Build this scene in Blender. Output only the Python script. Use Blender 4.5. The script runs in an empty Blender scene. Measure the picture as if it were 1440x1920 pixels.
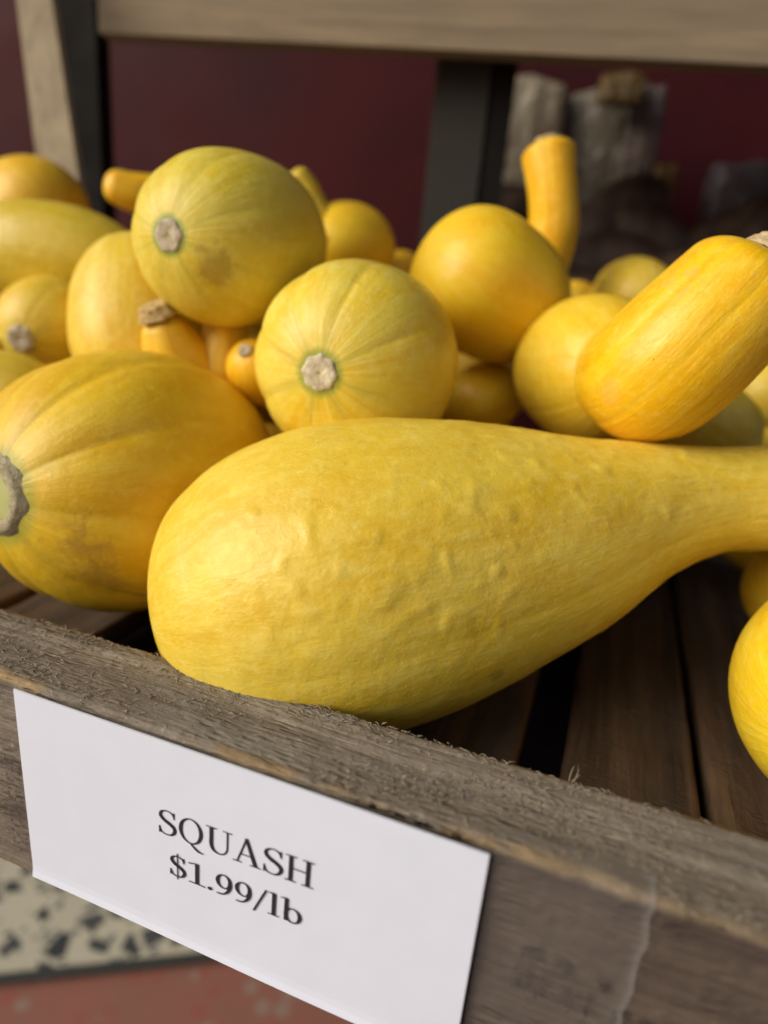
import bpy, bmesh, math, random
from mathutils import Vector, Matrix, noise
random.seed(7)
SC = bpy.context.scene
COL = SC.collection
U = 0.125                                   # one layout unit in metres
CAM = Vector((0.0, 0.0, 0.70))              # camera position, ground at z = 0
F = 1222.0                                  # focal length in photo pixels
RX = Vector((0.93547607, 0.1864565, -0.30019742))
RY = Vector((0.342346, -0.26744335, 0.90070709))
RZ = Vector((0.08765689, -0.94536132, -0.31401949))

# ---------------------------------------------------------------- camera
cd = bpy.data.cameras.new('camera')
cam = bpy.data.objects.new('camera', cd); COL.objects.link(cam)
cd.sensor_fit = 'VERTICAL'; cd.sensor_height = 36.0; cd.sensor_width = 27.0
cd.lens = F / 1920 * 36.0
cd.clip_start = 0.01; cd.clip_end = 200
cd.dof.use_dof = True; cd.dof.focus_distance = 0.205; cd.dof.aperture_fstop = 4.4
M = Matrix(((RX[0], -RX[1], -RX[2]), (RY[0], -RY[1], -RY[2]), (RZ[0], -RZ[1], -RZ[2])))
cam.matrix_world = Matrix.Translation(CAM) @ M.to_4x4()
SC.camera = cam

# ---------------------------------------------------------------- light
SUN_EL, SUN_AZ = math.radians(29), math.radians(226)     # azimuth measured clockwise from +Y: light from behind the camera, from the left
world = bpy.data.worlds.new('World'); SC.world = world; world.use_nodes = True
wn = world.node_tree; bg = wn.nodes['Background']
sky = wn.nodes.new('ShaderNodeTexSky'); sky.sky_type = 'NISHITA'; sky.sun_disc = False
sky.sun_elevation = SUN_EL; sky.sun_rotation = SUN_AZ; sky.dust_density = 4.0; sky.air_density = 1.0
wn.links.new(sky.outputs[0], bg.inputs[0]); bg.inputs[1].default_value = 0.10
sl = bpy.data.lights.new('sun', 'SUN'); sl.energy = 3.2; sl.angle = math.radians(45); sl.color = (1.0, 0.945, 0.87)
so = bpy.data.objects.new('sun', sl); COL.objects.link(so)
sd = Vector((math.sin(SUN_AZ) * math.cos(SUN_EL), math.cos(SUN_AZ) * math.cos(SUN_EL), math.sin(SUN_EL)))
so.rotation_euler = sd.to_track_quat('Z', 'Y').to_euler(); so.location = (0, 0, 3)
SC.view_settings.view_transform = 'Standard'; SC.view_settings.look = 'None'
SC.view_settings.gamma = 1; SC.view_settings.exposure = -0.2
SC.view_settings.use_curve_mapping = False

# ---------------------------------------------------------------- helpers
def R3(v): return Vector((RX.dot(v), RY.dot(v), RZ.dot(v)))
def at(px, py, d): return R3(Vector(((px - 720) / F * d, (py - 960) / F * d, d)))    # layout units, camera at origin
def W(v): return Vector(v) * U + CAM
def lerp(a, b, t): return a + (b - a) * t
def sstep(a, b, x):
    t = max(0.0, min(1.0, (x - a) / (b - a))); return t * t * (3 - 2 * t)

def link_mesh(name, me, mat=None, parent=None, loc=None):
    o = bpy.data.objects.new(name, me); COL.objects.link(o)
    if mat: me.materials.append(mat)
    if parent: o.parent = parent
    if loc is not None: o.location = loc
    return o
def tag(o, label=None, cat=None, group=None, kind=None):
    if label: o['label'] = label
    if cat: o['category'] = cat
    if group: o['group'] = group
    if kind: o['kind'] = kind
    return o
def empty(name, loc, label, cat, group=None):
    o = bpy.data.objects.new(name, None); COL.objects.link(o); o.location = loc; o.empty_display_size = .02
    return tag(o, label, cat, group)
def mesh_from(verts, faces, smooth=True):
    me = bpy.data.meshes.new('m'); me.from_pydata([tuple(v) for v in verts], [], faces)
    if smooth: me.polygons.foreach_set('use_smooth', [True] * len(me.polygons))
    me.update(); return me

# ---------------------------------------------------------------- material tools
class NT:
    def __init__(s, name):
        s.m = bpy.data.materials.new(name); s.m.use_nodes = True
        s.t = s.m.node_tree; s.b = s.t.nodes['Principled BSDF']; s.out = s.t.nodes['Material Output']
    def n(s, typ, **kw):
        x = s.t.nodes.new(typ)
        for k, v in kw.items(): setattr(x, k, v)
        return x
    def l(s, a, b): s.t.links.new(a, b)
    def val(s, sock, v):
        if hasattr(v, 'is_linked') or hasattr(v, 'links'): s.l(v, sock)
        else: sock.default_value = v
    def math(s, op, a, b=0.0, c=None, clamp=False):
        x = s.n('ShaderNodeMath', operation=op); x.use_clamp = clamp
        s.val(x.inputs[0], a); s.val(x.inputs[1], b)
        if c is not None: s.val(x.inputs[2], c)
        return x.outputs[0]
    def mix(s, fac, a, b, typ='MIX'):
        x = s.n('ShaderNodeMix', data_type='RGBA', blend_type=typ)
        s.val(x.inputs[0], fac)
        s.val(x.inputs[6], a if not isinstance(a, tuple) else (*a, 1)); s.val(x.inputs[7], b if not isinstance(b, tuple) else (*b, 1))
        return x.outputs[2]
    def ramp(s, fac, p0, p1, v0=0.0, v1=1.0):
        x = s.n('ShaderNodeMapRange'); x.interpolation_type = 'SMOOTHSTEP'
        s.val(x.inputs[0], fac); x.inputs[1].default_value = p0; x.inputs[2].default_value = p1
        x.inputs[3].default_value = v0; x.inputs[4].default_value = v1
        return x.outputs[0]
    def noise(s, vec, scale, detail=3, rough=.55, dist=0.0):
        x = s.n('ShaderNodeTexNoise'); s.l(vec, x.inputs['Vector'])
        x.inputs['Scale'].default_value = scale; x.inputs['Detail'].default_value = detail
        x.inputs['Roughness'].default_value = rough; x.inputs['Distortion'].default_value = dist
        return x.outputs[0]
    def voro(s, vec, scale, feature='F1', rand=1.0):
        x = s.n('ShaderNodeTexVoronoi', feature=feature); s.l(vec, x.inputs['Vector'])
        x.inputs['Scale'].default_value = scale; x.inputs['Randomness'].default_value = rand
        return x
    def mapping(s, vec, scale=(1, 1, 1), loc=(0, 0, 0), rot=(0, 0, 0)):
        x = s.n('ShaderNodeMapping'); s.l(vec, x.inputs[0])
        x.inputs['Scale'].default_value = scale; x.inputs['Location'].default_value = loc; x.inputs['Rotation'].default_value = rot
        return x.outputs[0]
    def obj(s): return s.n('ShaderNodeTexCoord').outputs['Object']
    def attr(s, name, out='Vector'):
        x = s.n('ShaderNodeAttribute', attribute_name=name); return x.outputs[out]
    def bump(s, h, strength, dist, prev=None):
        x = s.n('ShaderNodeBump'); x.inputs['Strength'].default_value = strength; x.inputs['Distance'].default_value = dist
        s.l(h, x.inputs['Height'])
        if prev: s.l(prev, x.inputs['Normal'])
        return x.outputs[0]
    def set(s, **kw):
        for k, v in kw.items(): s.val(s.b.inputs[k.replace('_', ' ')], (*v, 1) if isinstance(v, tuple) and len(v) == 3 else v)
        return s.m

def squash_mat(name, base, deep, pale, green=0.5, greencol=(.22, .30, .04), seed=0.0, gr=(.25, .17), rough=.42, scar=None, fine=1.0, rib=.5, groove=(.35, .42, .05)):
    """skin: streaks run along the body (attribute 'body' = cos, sin, length), speckles sit in object space"""
    T = NT(name); o = T.obj(); b = T.attr('body'); er = T.attr('er', 'Fac'); rb = T.attr('rib', 'Fac')
    st = T.mapping(b, (1.7, 1.7, .75), (seed, seed * 2, 0))
    n1 = T.noise(st, 1.6, 4, .6, .4)                                     # broad blotchy streaks
    st2 = T.mapping(b, (5, 5, 2.2), (seed, 3, 0))
    n2 = T.noise(st2, 1.8, 4, .65, .3)                                   # thin streaks
    n3 = T.noise(o, 55, 5, .62)                                          # mottling
    c = T.mix(T.ramp(n1, .36, .66), base, deep)
    c = T.mix(T.math('MULTIPLY', T.ramp(n2, .50, .74), .30), c, pale)
    c = T.mix(T.math('MULTIPLY', T.ramp(n3, .45, .72), .20), c, pale)
    n5 = T.noise(o, 260, 4, .7)
    c = T.mix(T.math('MULTIPLY', T.ramp(n5, .46, .68), .30), c, pale)
    v = T.voro(o, 620 * fine, 'F1')                                       # pale pin speckles
    sp = T.math('MULTIPLY', T.ramp(v.outputs['Distance'], .34, .12), T.ramp(T.noise(o, 90, 2), .42, .6))
    c = T.mix(T.math('MULTIPLY', sp, .22), c, pale)
    v2 = T.voro(o, 210, 'F1')                                             # a few dark pin marks
    dk = T.math('MULTIPLY', T.ramp(v2.outputs['Distance'], .09, .03), T.ramp(T.noise(T.mapping(o, (1, 1, 1), (seed, 0, 4)), 24, 2), .60, .66))
    c = T.mix(T.math('MULTIPLY', dk, .7), c, (.22, .10, .02))
    gl = T.math('MULTIPLY', T.math('SUBTRACT', 1.0, rb), T.ramp(er, .80, .20, 0, 1))   # green creeping down the grooves
    c = T.mix(T.math('MULTIPLY', gl, rib), c, groove)
    gn = T.ramp(T.math('ADD', er, T.math('MULTIPLY', n2, .05)), gr[0] + .025, gr[1] + .025)
    c = T.mix(T.math('MULTIPLY', gn, green), c, greencol)
    # thin scratches
    w = T.noise(T.mapping(o, (1, 1, 1), (0, seed, 1)), 30, 2, .5, 2.5)
    sc = T.math('MULTIPLY', T.ramp(T.math('ABSOLUTE', T.math('SUBTRACT', w, .5)), .010, .002), T.ramp(T.noise(T.mapping(o, (1, 1, 1), (5, seed, 1)), 18, 1), .60, .68))
    c = T.mix(T.math('MULTIPLY', sc, .22), c, (.30, .16, .03))
    if scar:
        for (p, rad, col, k) in scar:
            d = T.n('ShaderNodeVectorMath', operation='DISTANCE'); T.l(o, d.inputs[0]); d.inputs[1].default_value = p
            e = T.math('ADD', T.math('DIVIDE', d.outputs['Value'], rad), T.math('MULTIPLY', T.math('SUBTRACT', T.noise(o, 130, 5, .7, .8), .5), 1.9))
            c = T.mix(T.math('MULTIPLY', T.ramp(e, 1.0, .45), k), c, col)
    h = T.math('ADD', T.math('MULTIPLY', T.noise(o, 140, 3), 1.0), T.math('MULTIPLY', n2, 1.2))
    nb = T.bump(h, .30, .0013)
    nb = T.bump(T.ramp(v.outputs['Distance'], .5, 0), .10, .0002, nb)
    nb = T.bump(T.noise(o, 900, 3, .7), .30, .0003, nb)
    T.b.inputs['Subsurface Radius'].default_value = (1.0, .55, .08)
    return T.set(Base_Color=c, Roughness=T.ramp(n3, .3, .7, rough - .08, rough + .08), Normal=nb, Subsurface_Weight=.10,
                 Subsurface_Scale=.004, Specular_IOR_Level=.36, Coat_Weight=.10, Coat_Roughness=.28)

def cork_mat(name, a=(.42, .36, .25), b=(.25, .20, .12)):
    T = NT(name); o = T.obj()
    n1 = T.noise(o, 260, 5, .7); n2 = T.noise(o, 900, 4, .7)
    c = T.mix(T.ramp(n1, .35, .65), b, a); c = T.mix(T.math('MULTIPLY', T.ramp(n2, .55, .7), .5), c, (.62, .56, .42))
    c = T.mix(T.ramp(T.voro(o, 300, 'DISTANCE_TO_EDGE').outputs['Distance'], .05, .0, 0, .5), c, (.2, .15, .08))
    return T.set(Base_Color=c, Roughness=.9, Normal=T.bump(T.math('ADD', n1, T.math('MULTIPLY', n2, .5)), .8, .0012), Specular_IOR_Level=.2)

def wood_mat(name, light, dark, axis, grain=60, stain=None, rough=.8, bump=.6, speck=.3, edge=None, rot=0.0):
    """weathered wood; axis = index of the grain direction"""
    T = NT(name); o = T.obj()
    if rot: o = T.mapping(o, rot=(0, 0, rot))
    sc = [1, 1, 1]; sc[axis] = .05
    g = T.mapping(o, tuple(sc))
    n1 = T.noise(g, grain, 6, .65, .6); n2 = T.noise(g, grain * 5, 5, .7)
    sc2 = [1, 1, 1]; sc2[axis] = .35
    n3 = T.noise(T.mapping(o, tuple(sc2)), 26, 4, .6, .5)
    c = T.mix(T.ramp(n1, .33, .67), dark, light)
    c = T.mix(T.math('MULTIPLY', T.ramp(n2, .45, .7), .45), c, tuple(x * .45 for x in dark))
    if stain: c = T.mix(T.ramp(n3, .45, .68, 0, .75), c, stain)
    n4 = T.noise(o, 480, 5, .8)
    c = T.mix(T.math('MULTIPLY', T.ramp(n4, .56, .72), speck), c, tuple(min(1, x * 2.2) for x in light))
    h = T.math('ADD', T.math('MULTIPLY', n1, 1.3), T.math('ADD', T.math('MULTIPLY', n2, .8), T.math('MULTIPLY', n4, .35)))
    if edge:
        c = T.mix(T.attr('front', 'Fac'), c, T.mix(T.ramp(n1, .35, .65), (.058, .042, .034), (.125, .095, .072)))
        c = T.mix(T.attr('edge', 'Fac'), c, T.mix(T.ramp(n2, .4, .65), edge, tuple(x * .6 for x in edge)))
    if edge:
        h = T.math('ADD', h, T.math('MULTIPLY', T.math('MULTIPLY', T.ramp(T.voro(T.mapping(o, (.28, 1, 1)), 620).outputs['Distance'], .1, .6), .34), T.ramp(T.noise(o, 45, 3), .42, .62)))
    return T.set(Base_Color=c, Roughness=rough, Normal=T.bump(h, bump, .0022 if edge else .0015), Specular_IOR_Level=.25)

# ---------------------------------------------------------------- squash bodies
def resample(nodes, n):
    """Catmull-Rom through (Vector, radius) nodes"""
    P = [nodes[0]] + nodes + [nodes[-1]]
    out = []
    segs = len(nodes) - 1
    for i in range(n):
        u = i / (n - 1) * segs; k = min(int(u), segs - 1); t = u - k
        p0, p1, p2, p3 = P[k:k + 4]
        def cr(a, b, c, d): return .5 * ((2 * b) + (c - a) * t + (2 * a - 5 * b + 4 * c - d) * t * t + (3 * b - a - 3 * c + d) * t ** 3)
        out.append((cr(p0[0], p1[0], p2[0], p3[0]), cr(p0[1], p1[1], p2[1], p3[1])))
    return out

def sweep_body(rings, nseg, ribs, ribk, rib_phase, bumps, seed, origin, ribfade=.55, flat=0.0):
    """rings: [(centre, radius)] in layout units, first ring = stem end, radii taper to ~0 at both ends. -> mesh with attributes"""
    n = len(rings)
    cs = [W(c) for c, r in rings]; rs = [r * U for c, r in rings]
    L = [0.0]
    for i in range(1, n): L.append(L[-1] + (cs[i] - cs[i - 1]).length)
    tang = [(cs[min(i + 1, n - 1)] - cs[max(i - 1, 0)]).normalized() for i in range(n)]
    up = Vector((0, 0, 1)); 
    if abs(tang[0].dot(up)) > .9: up = Vector((1, 0, 0))
    nrm = (up - tang[0] * up.dot(tang[0])).normalized()
    V = []; body = []; tt = []; rib = []; rmax = max(rs)
    for i in range(n):
        if i: nrm = (nrm - tang[i] * nrm.dot(tang[i])).normalized()
        bi = tang[i].cross(nrm)
        s = L[i] / L[-1]
        rk = ribk * (1 - sstep(0, ribfade, s) * .85) * (1 - .6 * sstep(.85, 1, s))
        for j in range(nseg):
            a = 2 * math.pi * j / nseg
            d = nrm * math.cos(a) + bi * math.sin(a)
            ph = a * ribs + rib_phase + .5 * math.sin(a * 2 + seed)
            rv = abs(math.cos(ph / 2)) ** .55 if ribs else 1.0
            r = rs[i] * (1 - rk * (1 - rv))
            p = cs[i] + d * r
            q = (p - origin) / U
            r2 = rs[i]
            dv = (noise.noise(q * 2.3 + Vector((seed, 0, 0))) * .030 + (noise.noise(q * 1.3 + Vector((0, seed, 5))) * .085 if not bumps else 0)) * r2
            if bumps:
                a1 = max(0, noise.noise(q * 9 + Vector((0, seed, 0))) - .12); a2 = max(0, noise.noise(q * 19 + Vector((seed, 1, 0))) - .22)
                msk = sstep(-.15, .35, noise.noise(q * 2.0 + Vector((3, seed, 2))))
                dv += (a1 * .008 + a2 * .011) * bumps * U * (.10 + .90 * msk) * sstep(0, .1, 1 - s) * (.2 + .8 * sstep(.25, .5, s))
            V.append(p + d * dv - origin)
            body.append((math.cos(a), math.sin(a), L[i] / U * 2.0)); tt.append(rs[i] / rmax if s < .5 else 1.0); rib.append(rv)
    Fc = []
    for i in range(n - 1):
        for j in range(nseg):
            k = (j + 1) % nseg
            Fc.append((i * nseg + j, i * nseg + k, (i + 1) * nseg + k, (i + 1) * nseg + j))
    V.append(cs[0] - origin); body.append((0, 0, 0)); tt.append(0.0); rib.append(1.0)
    V.append(cs[-1] - origin); body.append((0, 0, L[-1] / U * 2)); tt.append(1.0); rib.append(1.0)
    a0, a1 = len(V) - 2, len(V) - 1
    for j in range(nseg):
        k = (j + 1) % nseg
        Fc.append((a0, k, j)); Fc.append((a1, (n - 1) * nseg + j, (n - 1) * nseg + k))
    me = mesh_from(V, Fc)
    A = me.attributes.new('body', 'FLOAT_VECTOR', 'POINT'); A.data.foreach_set('vector', [x for v in body for x in v])
    B = me.attributes.new('er', 'FLOAT', 'POINT'); B.data.foreach_set('value', tt)
    C = me.attributes.new('rib', 'FLOAT', 'POINT'); C.data.foreach_set('value', rib)
    bm = bmesh.new(); bm.from_mesh(me); bmesh.ops.recalc_face_normals(bm, faces=bm.faces); bm.to_mesh(me); bm.free()
    return me

def stem_disc(base, nrm, r, h, mat, parent, origin, lobes=8, flare=.15, cut=False, ragged=.05, seed=0):
    la = .018 if cut else .05
    """corky stump: stacked lobed rings from the skin outwards; base in metres"""
    z = nrm.normalized(); x = z.orthogonal().normalized(); y = z.cross(x)
    prof = [(1.0 + flare, -.5), (1.0 + flare, -.02), (1.0, .35), (.97, .75), (.90, .95), (.78, 1.0)] + \
           ([(.70, .86), (.60, .80), (.3, .80)] if cut else [(.5, .93), (.30, .90), (.16, .80), (.07, .55)])
    V = []; Fc = []; n = 48
    for i, (pr, ph) in enumerate(prof):
        for j in range(n):
            a = 2 * math.pi * j / n
            rr = r * pr * (1 + la * math.cos(a * lobes + seed) * (1 if pr > .7 else .3) + ragged * noise.noise(Vector((math.cos(a) * 2.4, math.sin(a) * 2.4, i * .25 + seed))))
            hh = h * (ph + .12 * noise.noise(Vector((math.cos(a) * 3 * pr, math.sin(a) * 3 * pr, 7 + seed))))
            V.append(base + x * math.cos(a) * rr + y * math.sin(a) * rr + z * hh - origin)
    for i in range(len(prof) - 1):
        for j in range(n):
            k = (j + 1) % n; Fc.append((i * n + j, i * n + k, (i + 1) * n + k, (i + 1) * n + j))
    V.append(base + z * h * prof[-1][1] - origin); m = len(V) - 1
    for j in range(n): Fc.append((m, (len(prof) - 1) * n + j, (len(prof) - 1) * n + (j + 1) % n))
    o = link_mesh('stem', mesh_from(V, Fc), mat, parent)
    return o

CORK = cork_mat('cork', (.74, .66, .48), (.50, .42, .27)); CORKG = cork_mat('cork_grey', (.60, .52, .37), (.40, .33, .22)); CORKP = cork_mat('cork_pale', (.60, .45, .20), (.42, .28, .10))

def egg(label, c, b_px, stem_px, a, mat, ribs=8, ribk=.05, phase=0., stem_r=None, stem_mat=None, lobes=8, power=2.35, pear=.0, cut=False,
        group='yellow squash heaped in the crate', seg=128, back=None, stem_h=.022, fore=True, b=None, bumps=0, cyc=1.0):
    """rounded squash: centre (px,py,depth), half width in photo px, stem end seen at stem_px, half length a in units"""
    C = at(*c); b = b or b_px / F * c[2]
    if stem_px is None: ax = Vector(back).normalized()
    else:
        rd = at(stem_px[0], stem_px[1], 1.0); q = rd.dot(C); disc = q * q - rd.dot(rd) * (C.dot(C) - a * a)
        t = (q - math.sqrt(disc)) / rd.dot(rd) if disc > 0 else q / rd.dot(rd)
        if disc > 0 and not fore: t = (q + math.sqrt(disc)) / rd.dot(rd)
        ax = (rd * t - C).normalized()
    n = 72; rings = []
    for i in range(n):
        u = i / (n - 1); th = math.pi * (.012 + .976 * u)
        x = math.cos(th); r = max(0.0, 1 - abs(x) ** power) ** (1 / 2.0)
        r *= 1 - pear * x
        dip = .018 * math.exp(-((1 - x) / .03)) 
        rings.append((C + ax * a * (x - dip), max(r * b, .002)))
    org = W(C)
    me = sweep_body(rings, seg, ribs, ribk, phase, bumps, (c[0] * .37) % 10, org)
    root = empty('squash', org, label, 'squash', group)
    body = link_mesh('body', me, mat, root)
    if stem_r:
        stem_disc(W(C + ax * a * .955), ax, stem_r * U, stem_h * U * .7, stem_mat or CORK, root, org, lobes, cut=cut, seed=c[1] * .01)
    return root, body, ax, C

def crook(label, nodes, mat, ribs=6, ribk=.03, phase=0., cap0=.55, cap1=.95, n=150, seg=128, bumps=0, stem=None, group='yellow squash heaped in the crate', ribfade=.8):
    """neck-and-bulb squash: nodes (px,py,depth,half width px) from the stem end to the blossom end"""
    nd = [(at(x, y, d), r / F * d) for x, y, d, r in nodes]
    mid = resample(nd, n)
    t0 = (mid[0][0] - mid[2][0]).normalized(); t1 = (mid[-1][0] - mid[-3][0]).normalized()
    k = 24; head = []; tail = []
    def cap(c, t, r0, r2, ds, kk, pw):
        m_ = max(0, (r2 - r0) / ds); th0 = math.atan(m_ * kk); B = r0 / math.cos(th0); out = []
        for i in range(k):
            th = lerp(th0, math.pi / 2, (i + 1) / k)
            out.append((c + t * kk * B * (math.sin(th) - math.sin(th0)), max(B * math.cos(th) * (1 if pw == 1 else (math.cos(th) / math.cos(th0) + 1e-6) ** (pw - 1)), .002)))
        return out
    head = list(reversed(cap(mid[0][0], t0, mid[0][1], mid[2][1], (mid[0][0] - mid[2][0]).length, cap0, .8)))
    tail = cap(mid[-1][0], t1, mid[-1][1], mid[-3][1], (mid[-1][0] - mid[-3][0]).length, cap1, 1)
    k = 18
    rings = head + mid + tail
    org = W(nd[len(nd) // 2][0])
    me = sweep_body(rings, seg, ribs, ribk, phase, bumps, (nodes[0][0] * .21) % 10, org, ribfade)
    root = empty('squash', org, label, 'squash', group)
    body = link_mesh('body', me, mat, root)
    if stem:
        stem_disc(W(mid[0][0] + t0 * mid[0][1] * cap0 * .93), t0, stem[0] * U, stem[1] * U, stem[2], root, org, stem[3], flare=.3, ragged=.22, seed=3)
    return root, body, t0

# ---------------------------------------------------------------- ground
def terrazzo():
    T = NT('terrazzo'); o = T.mapping(T.obj(), rot=(0, 0, .5)); 
    wob = T.n('ShaderNodeVectorMath', operation='ADD'); T.l(o, wob.inputs[0])
    nn = T.n('ShaderNodeTexNoise'); T.l(o, nn.inputs['Vector']); nn.inputs['Scale'].default_value = 40
    sc = T.n('ShaderNodeVectorMath', operation='SCALE'); T.l(nn.outputs['Color'], sc.inputs[0]); sc.inputs['Scale'].default_value = .012
    T.l(sc.outputs[0], wob.inputs[1])
    v = T.voro(wob.outputs[0], 40, 'DISTANCE_TO_EDGE'); vc = T.voro(wob.outputs[0], 40, 'F1')
    chip = T.ramp(v.outputs['Distance'], .10, .13)
    sep = T.n('ShaderNodeSeparateColor'); T.l(vc.outputs['Color'], sep.inputs[0])
    pick = T.math('GREATER_THAN', sep.outputs[0], .56)
    k = T.math('MULTIPLY', chip, pick)
    v3 = T.voro(wob.outputs[0], 95, 'DISTANCE_TO_EDGE'); v3c = T.voro(wob.outputs[0], 95, 'F1'); s3 = T.n('ShaderNodeSeparateColor'); T.l(v3c.outputs['Color'], s3.inputs[0])
    k2 = T.math('MULTIPLY', T.ramp(v3.outputs['Distance'], .1, .16), T.math('GREATER_THAN', s3.outputs[1], .80))
    c = T.mix(T.noise(o, 14, 4), (.58, .54, .41), (.46, .43, .32))
    c = T.mix(k2, c, (.16, .17, .15))
    c = T.mix(k, c, T.mix(sep.outputs[1], (.03, .038, .042), (.09, .095, .095)))
    return T.set(Base_Color=c, Roughness=.45)
def redfloor():
    T = NT('red_terrazzo'); o = T.obj()
    v = T.voro(o, 50, 'F1'); s = T.n('ShaderNodeSeparateColor'); T.l(v.outputs['Color'], s.inputs[0])
    c = T.mix(T.noise(o, 16, 5, .65), (.33, .115, .085), (.23, .13, .09))
    c = T.mix(T.math('MULTIPLY', T.ramp(v.outputs['Distance'], .5, .3), T.math('GREATER_THAN', s.outputs[0], .80)), c, (.29, .20, .15))
    c = T.mix(T.math('MULTIPLY', T.ramp(v.outputs['Distance'], .5, .3), T.math('LESS_THAN', s.outputs[0], .2)), c, (.30, .10, .075))
    return T.set(Base_Color=c, Roughness=.5)
K = 5.6
s0 = at(0, 1846, 1); s1 = at(400, 1802, 1)
S0 = s0 * (K / -s0.z); S1 = s1 * (K / -s1.z)
g0, g1 = W(S0), W(S1); gd = (g1 - g0).normalized(); gn = Vector((-gd.y, gd.x, 0))      # gn points away from the camera
def quad(a, b, c, d): return mesh_from([a, b, c, d], [(0, 1, 2, 3)], False)
def plane_pts(lo, hi, z): 
    a = g0 - gd * 25; b = g0 + gd * 25
    return [Vector((p.x, p.y, z)) for p in (a + gn * lo, b + gn * lo, b + gn * hi, a + gn * hi)]
tag(link_mesh('ground', quad(*plane_pts(-25, 25, 0)), redfloor()), kind='structure')
tag(link_mesh('terrazzo_floor', quad(*plane_pts(.0, 25, .004)), terrazzo()), kind='structure')
T = NT('strip_metal'); strip_m = T.set(Base_Color=(.06, .065, .06), Roughness=.5, Metallic=.3)
tag(link_mesh('floor_strip', quad(*plane_pts(-.006, .006, .008)), strip_m), kind='structure')

# ---------------------------------------------------------------- crate
def rail_mesh(x0, x1, y0, y1, z0, z1, xs, dyz, bev, amp, seed, frame=None, edge_c=None):
    """board along x with a rounded, chewed cross-section; units; xs = list of x stations"""
    pts = []
    def side(a, b):
        n = max(2, int((Vector(b) - Vector(a)).length / dyz)); return [(lerp(a[0], b[0], i / n), lerp(a[1], b[1], i / n)) for i in range(n)]
    c = [(y0, z1), (y1, z1), (y1, z0), (y0, z0)]
    for i in range(4): pts += side(c[i], c[(i + 1) % 4])
    # keep first corner etc rounded
    cx, cz = (y0 + y1) / 2, (z0 + z1) / 2; hx, hz = (y1 - y0) / 2, (z1 - z0) / 2
    V = []; E = []
    n = len(pts)
    for x in xs:
        for (y, z) in pts:
            dx, dz = y - cx, z - cz
            ax, az = hx - abs(dx), hz - abs(dz)
            bv = bev * (1 + .8 * noise.noise(Vector((x * 3, dx * 5 + seed, dz))))
            if ax < bv and az < bv:
                u, w = bv - ax, bv - az; L = math.hypot(u, w)
                if L > bv: k = bv / L; dx = math.copysign(hx - bv + u * k, dx); dz = math.copysign(hz - bv + w * k, dz)
            ny, nz = (math.copysign(1, dx), 0) if ax < az else (0, math.copysign(1, dz))
            q = Vector((x * 7, dx * 26 + seed, dz * 26))
            d = amp * (noise.noise(q) + .6 * noise.noise(q * 2.7) + .5 * noise.noise(Vector((x * 60, dx * 60, dz * 60 + seed))))
            d += amp * 1.2 * noise.noise(Vector((x * 1.5, seed, 0)))
            ed = max(0, 1 - math.hypot(dx + hx, dz - hz) / .045)
            ch = sstep(.0, .35, noise.noise(Vector((x * 2.2, 4 + seed, 0))) + .25 * noise.noise(Vector((x * 14, 2, 0))) + .12)
            d -= ed * .012 * ch
            yy, zz = cx + dx + ny * d, cz + dz + nz * d
            V.append(Vector((x, yy, zz)))
            e2 = max(0, 1 - math.hypot(dx - hx, dz - hz) / .022)
            dd = math.hypot(dx + hx, (dz - hz) * 1.2)
            e1 = sstep(.030, .008, dd + .010 * noise.noise(Vector((x * 9, dz * 30, 1)))) * sstep(-.12, .2, noise.noise(Vector((x * 1.7 + 1.1, 9 + seed, 0))) + .3 * noise.noise(Vector((x * 12, 2, 0))) + .12) * (1 - .6 * sstep(-.05, .25, x))
            E.append(min(1, max(e1, sstep(.2, .9, e2) * .8)))
    Fc = []
    for i in range(len(xs) - 1):
        for j in range(n):
            k = (j + 1) % n; Fc.append((i * n + j, i * n + k, (i + 1) * n + k, (i + 1) * n + j))
    Fc.append(tuple(range(n))); Fc.append(tuple(reversed(range((len(xs) - 1) * n, len(xs) * n))))
    return V, Fc, E
def make_rail(name, V, Fc, E, mat, parent, frame=None):
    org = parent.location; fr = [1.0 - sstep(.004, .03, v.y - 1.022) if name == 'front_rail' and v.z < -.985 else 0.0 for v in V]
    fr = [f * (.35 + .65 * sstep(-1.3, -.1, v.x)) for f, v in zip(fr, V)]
    if frame: P = [frame(v) - org for v in V]
    else: P = [W(v) - org for v in V]
    me = mesh_from(P, Fc)
    A = me.attributes.new('edge', 'FLOAT', 'POINT'); A.data.foreach_set('value', E)
    A2 = me.attributes.new('front', 'FLOAT', 'POINT'); A2.data.foreach_set('value', fr)
    bm = bmesh.new(); bm.from_mesh(me); bmesh.ops.recalc_face_normals(bm, faces=bm.faces); bm.to_mesh(me); bm.free()
    return link_mesh(name, me, mat, parent)

WOOD_RAIL = wood_mat('grey_rough_board', (.30, .255, .195), (.15, .122, .092), 0, 55, stain=(.21, .195, .165), speck=.65, bump=.9, edge=(.38, .26, .13))
WOOD_SLAT = wood_mat('dark_slat', (.155, .098, .055), (.050, .032, .020), 1, 60, stain=(.07, .06, .05), speck=.25, bump=.5, rough=.6, edge=(.15, .07, .025))
crate = empty('wooden_crate', W((-1.2, 1.02, -1.62)), 'weathered grey wooden crate with slatted floor holding the squash', 'crate')
xs = []; x = -4.4
while x < 2.2:
    xs.append(x); x += .012 if -2.0 < x < .7 else .06
CR0, CR1 = -4.4, xs[-1]
V, Fc, E = rail_mesh(CR0, CR1, 1.022, 1.275, -1.60, -.972, xs, .0125, .010, .0045, 0)
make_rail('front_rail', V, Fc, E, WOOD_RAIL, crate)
xs2 = [CR0 + i * .06 for i in range(int((CR1 - CR0) / .06) + 1)]
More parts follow.
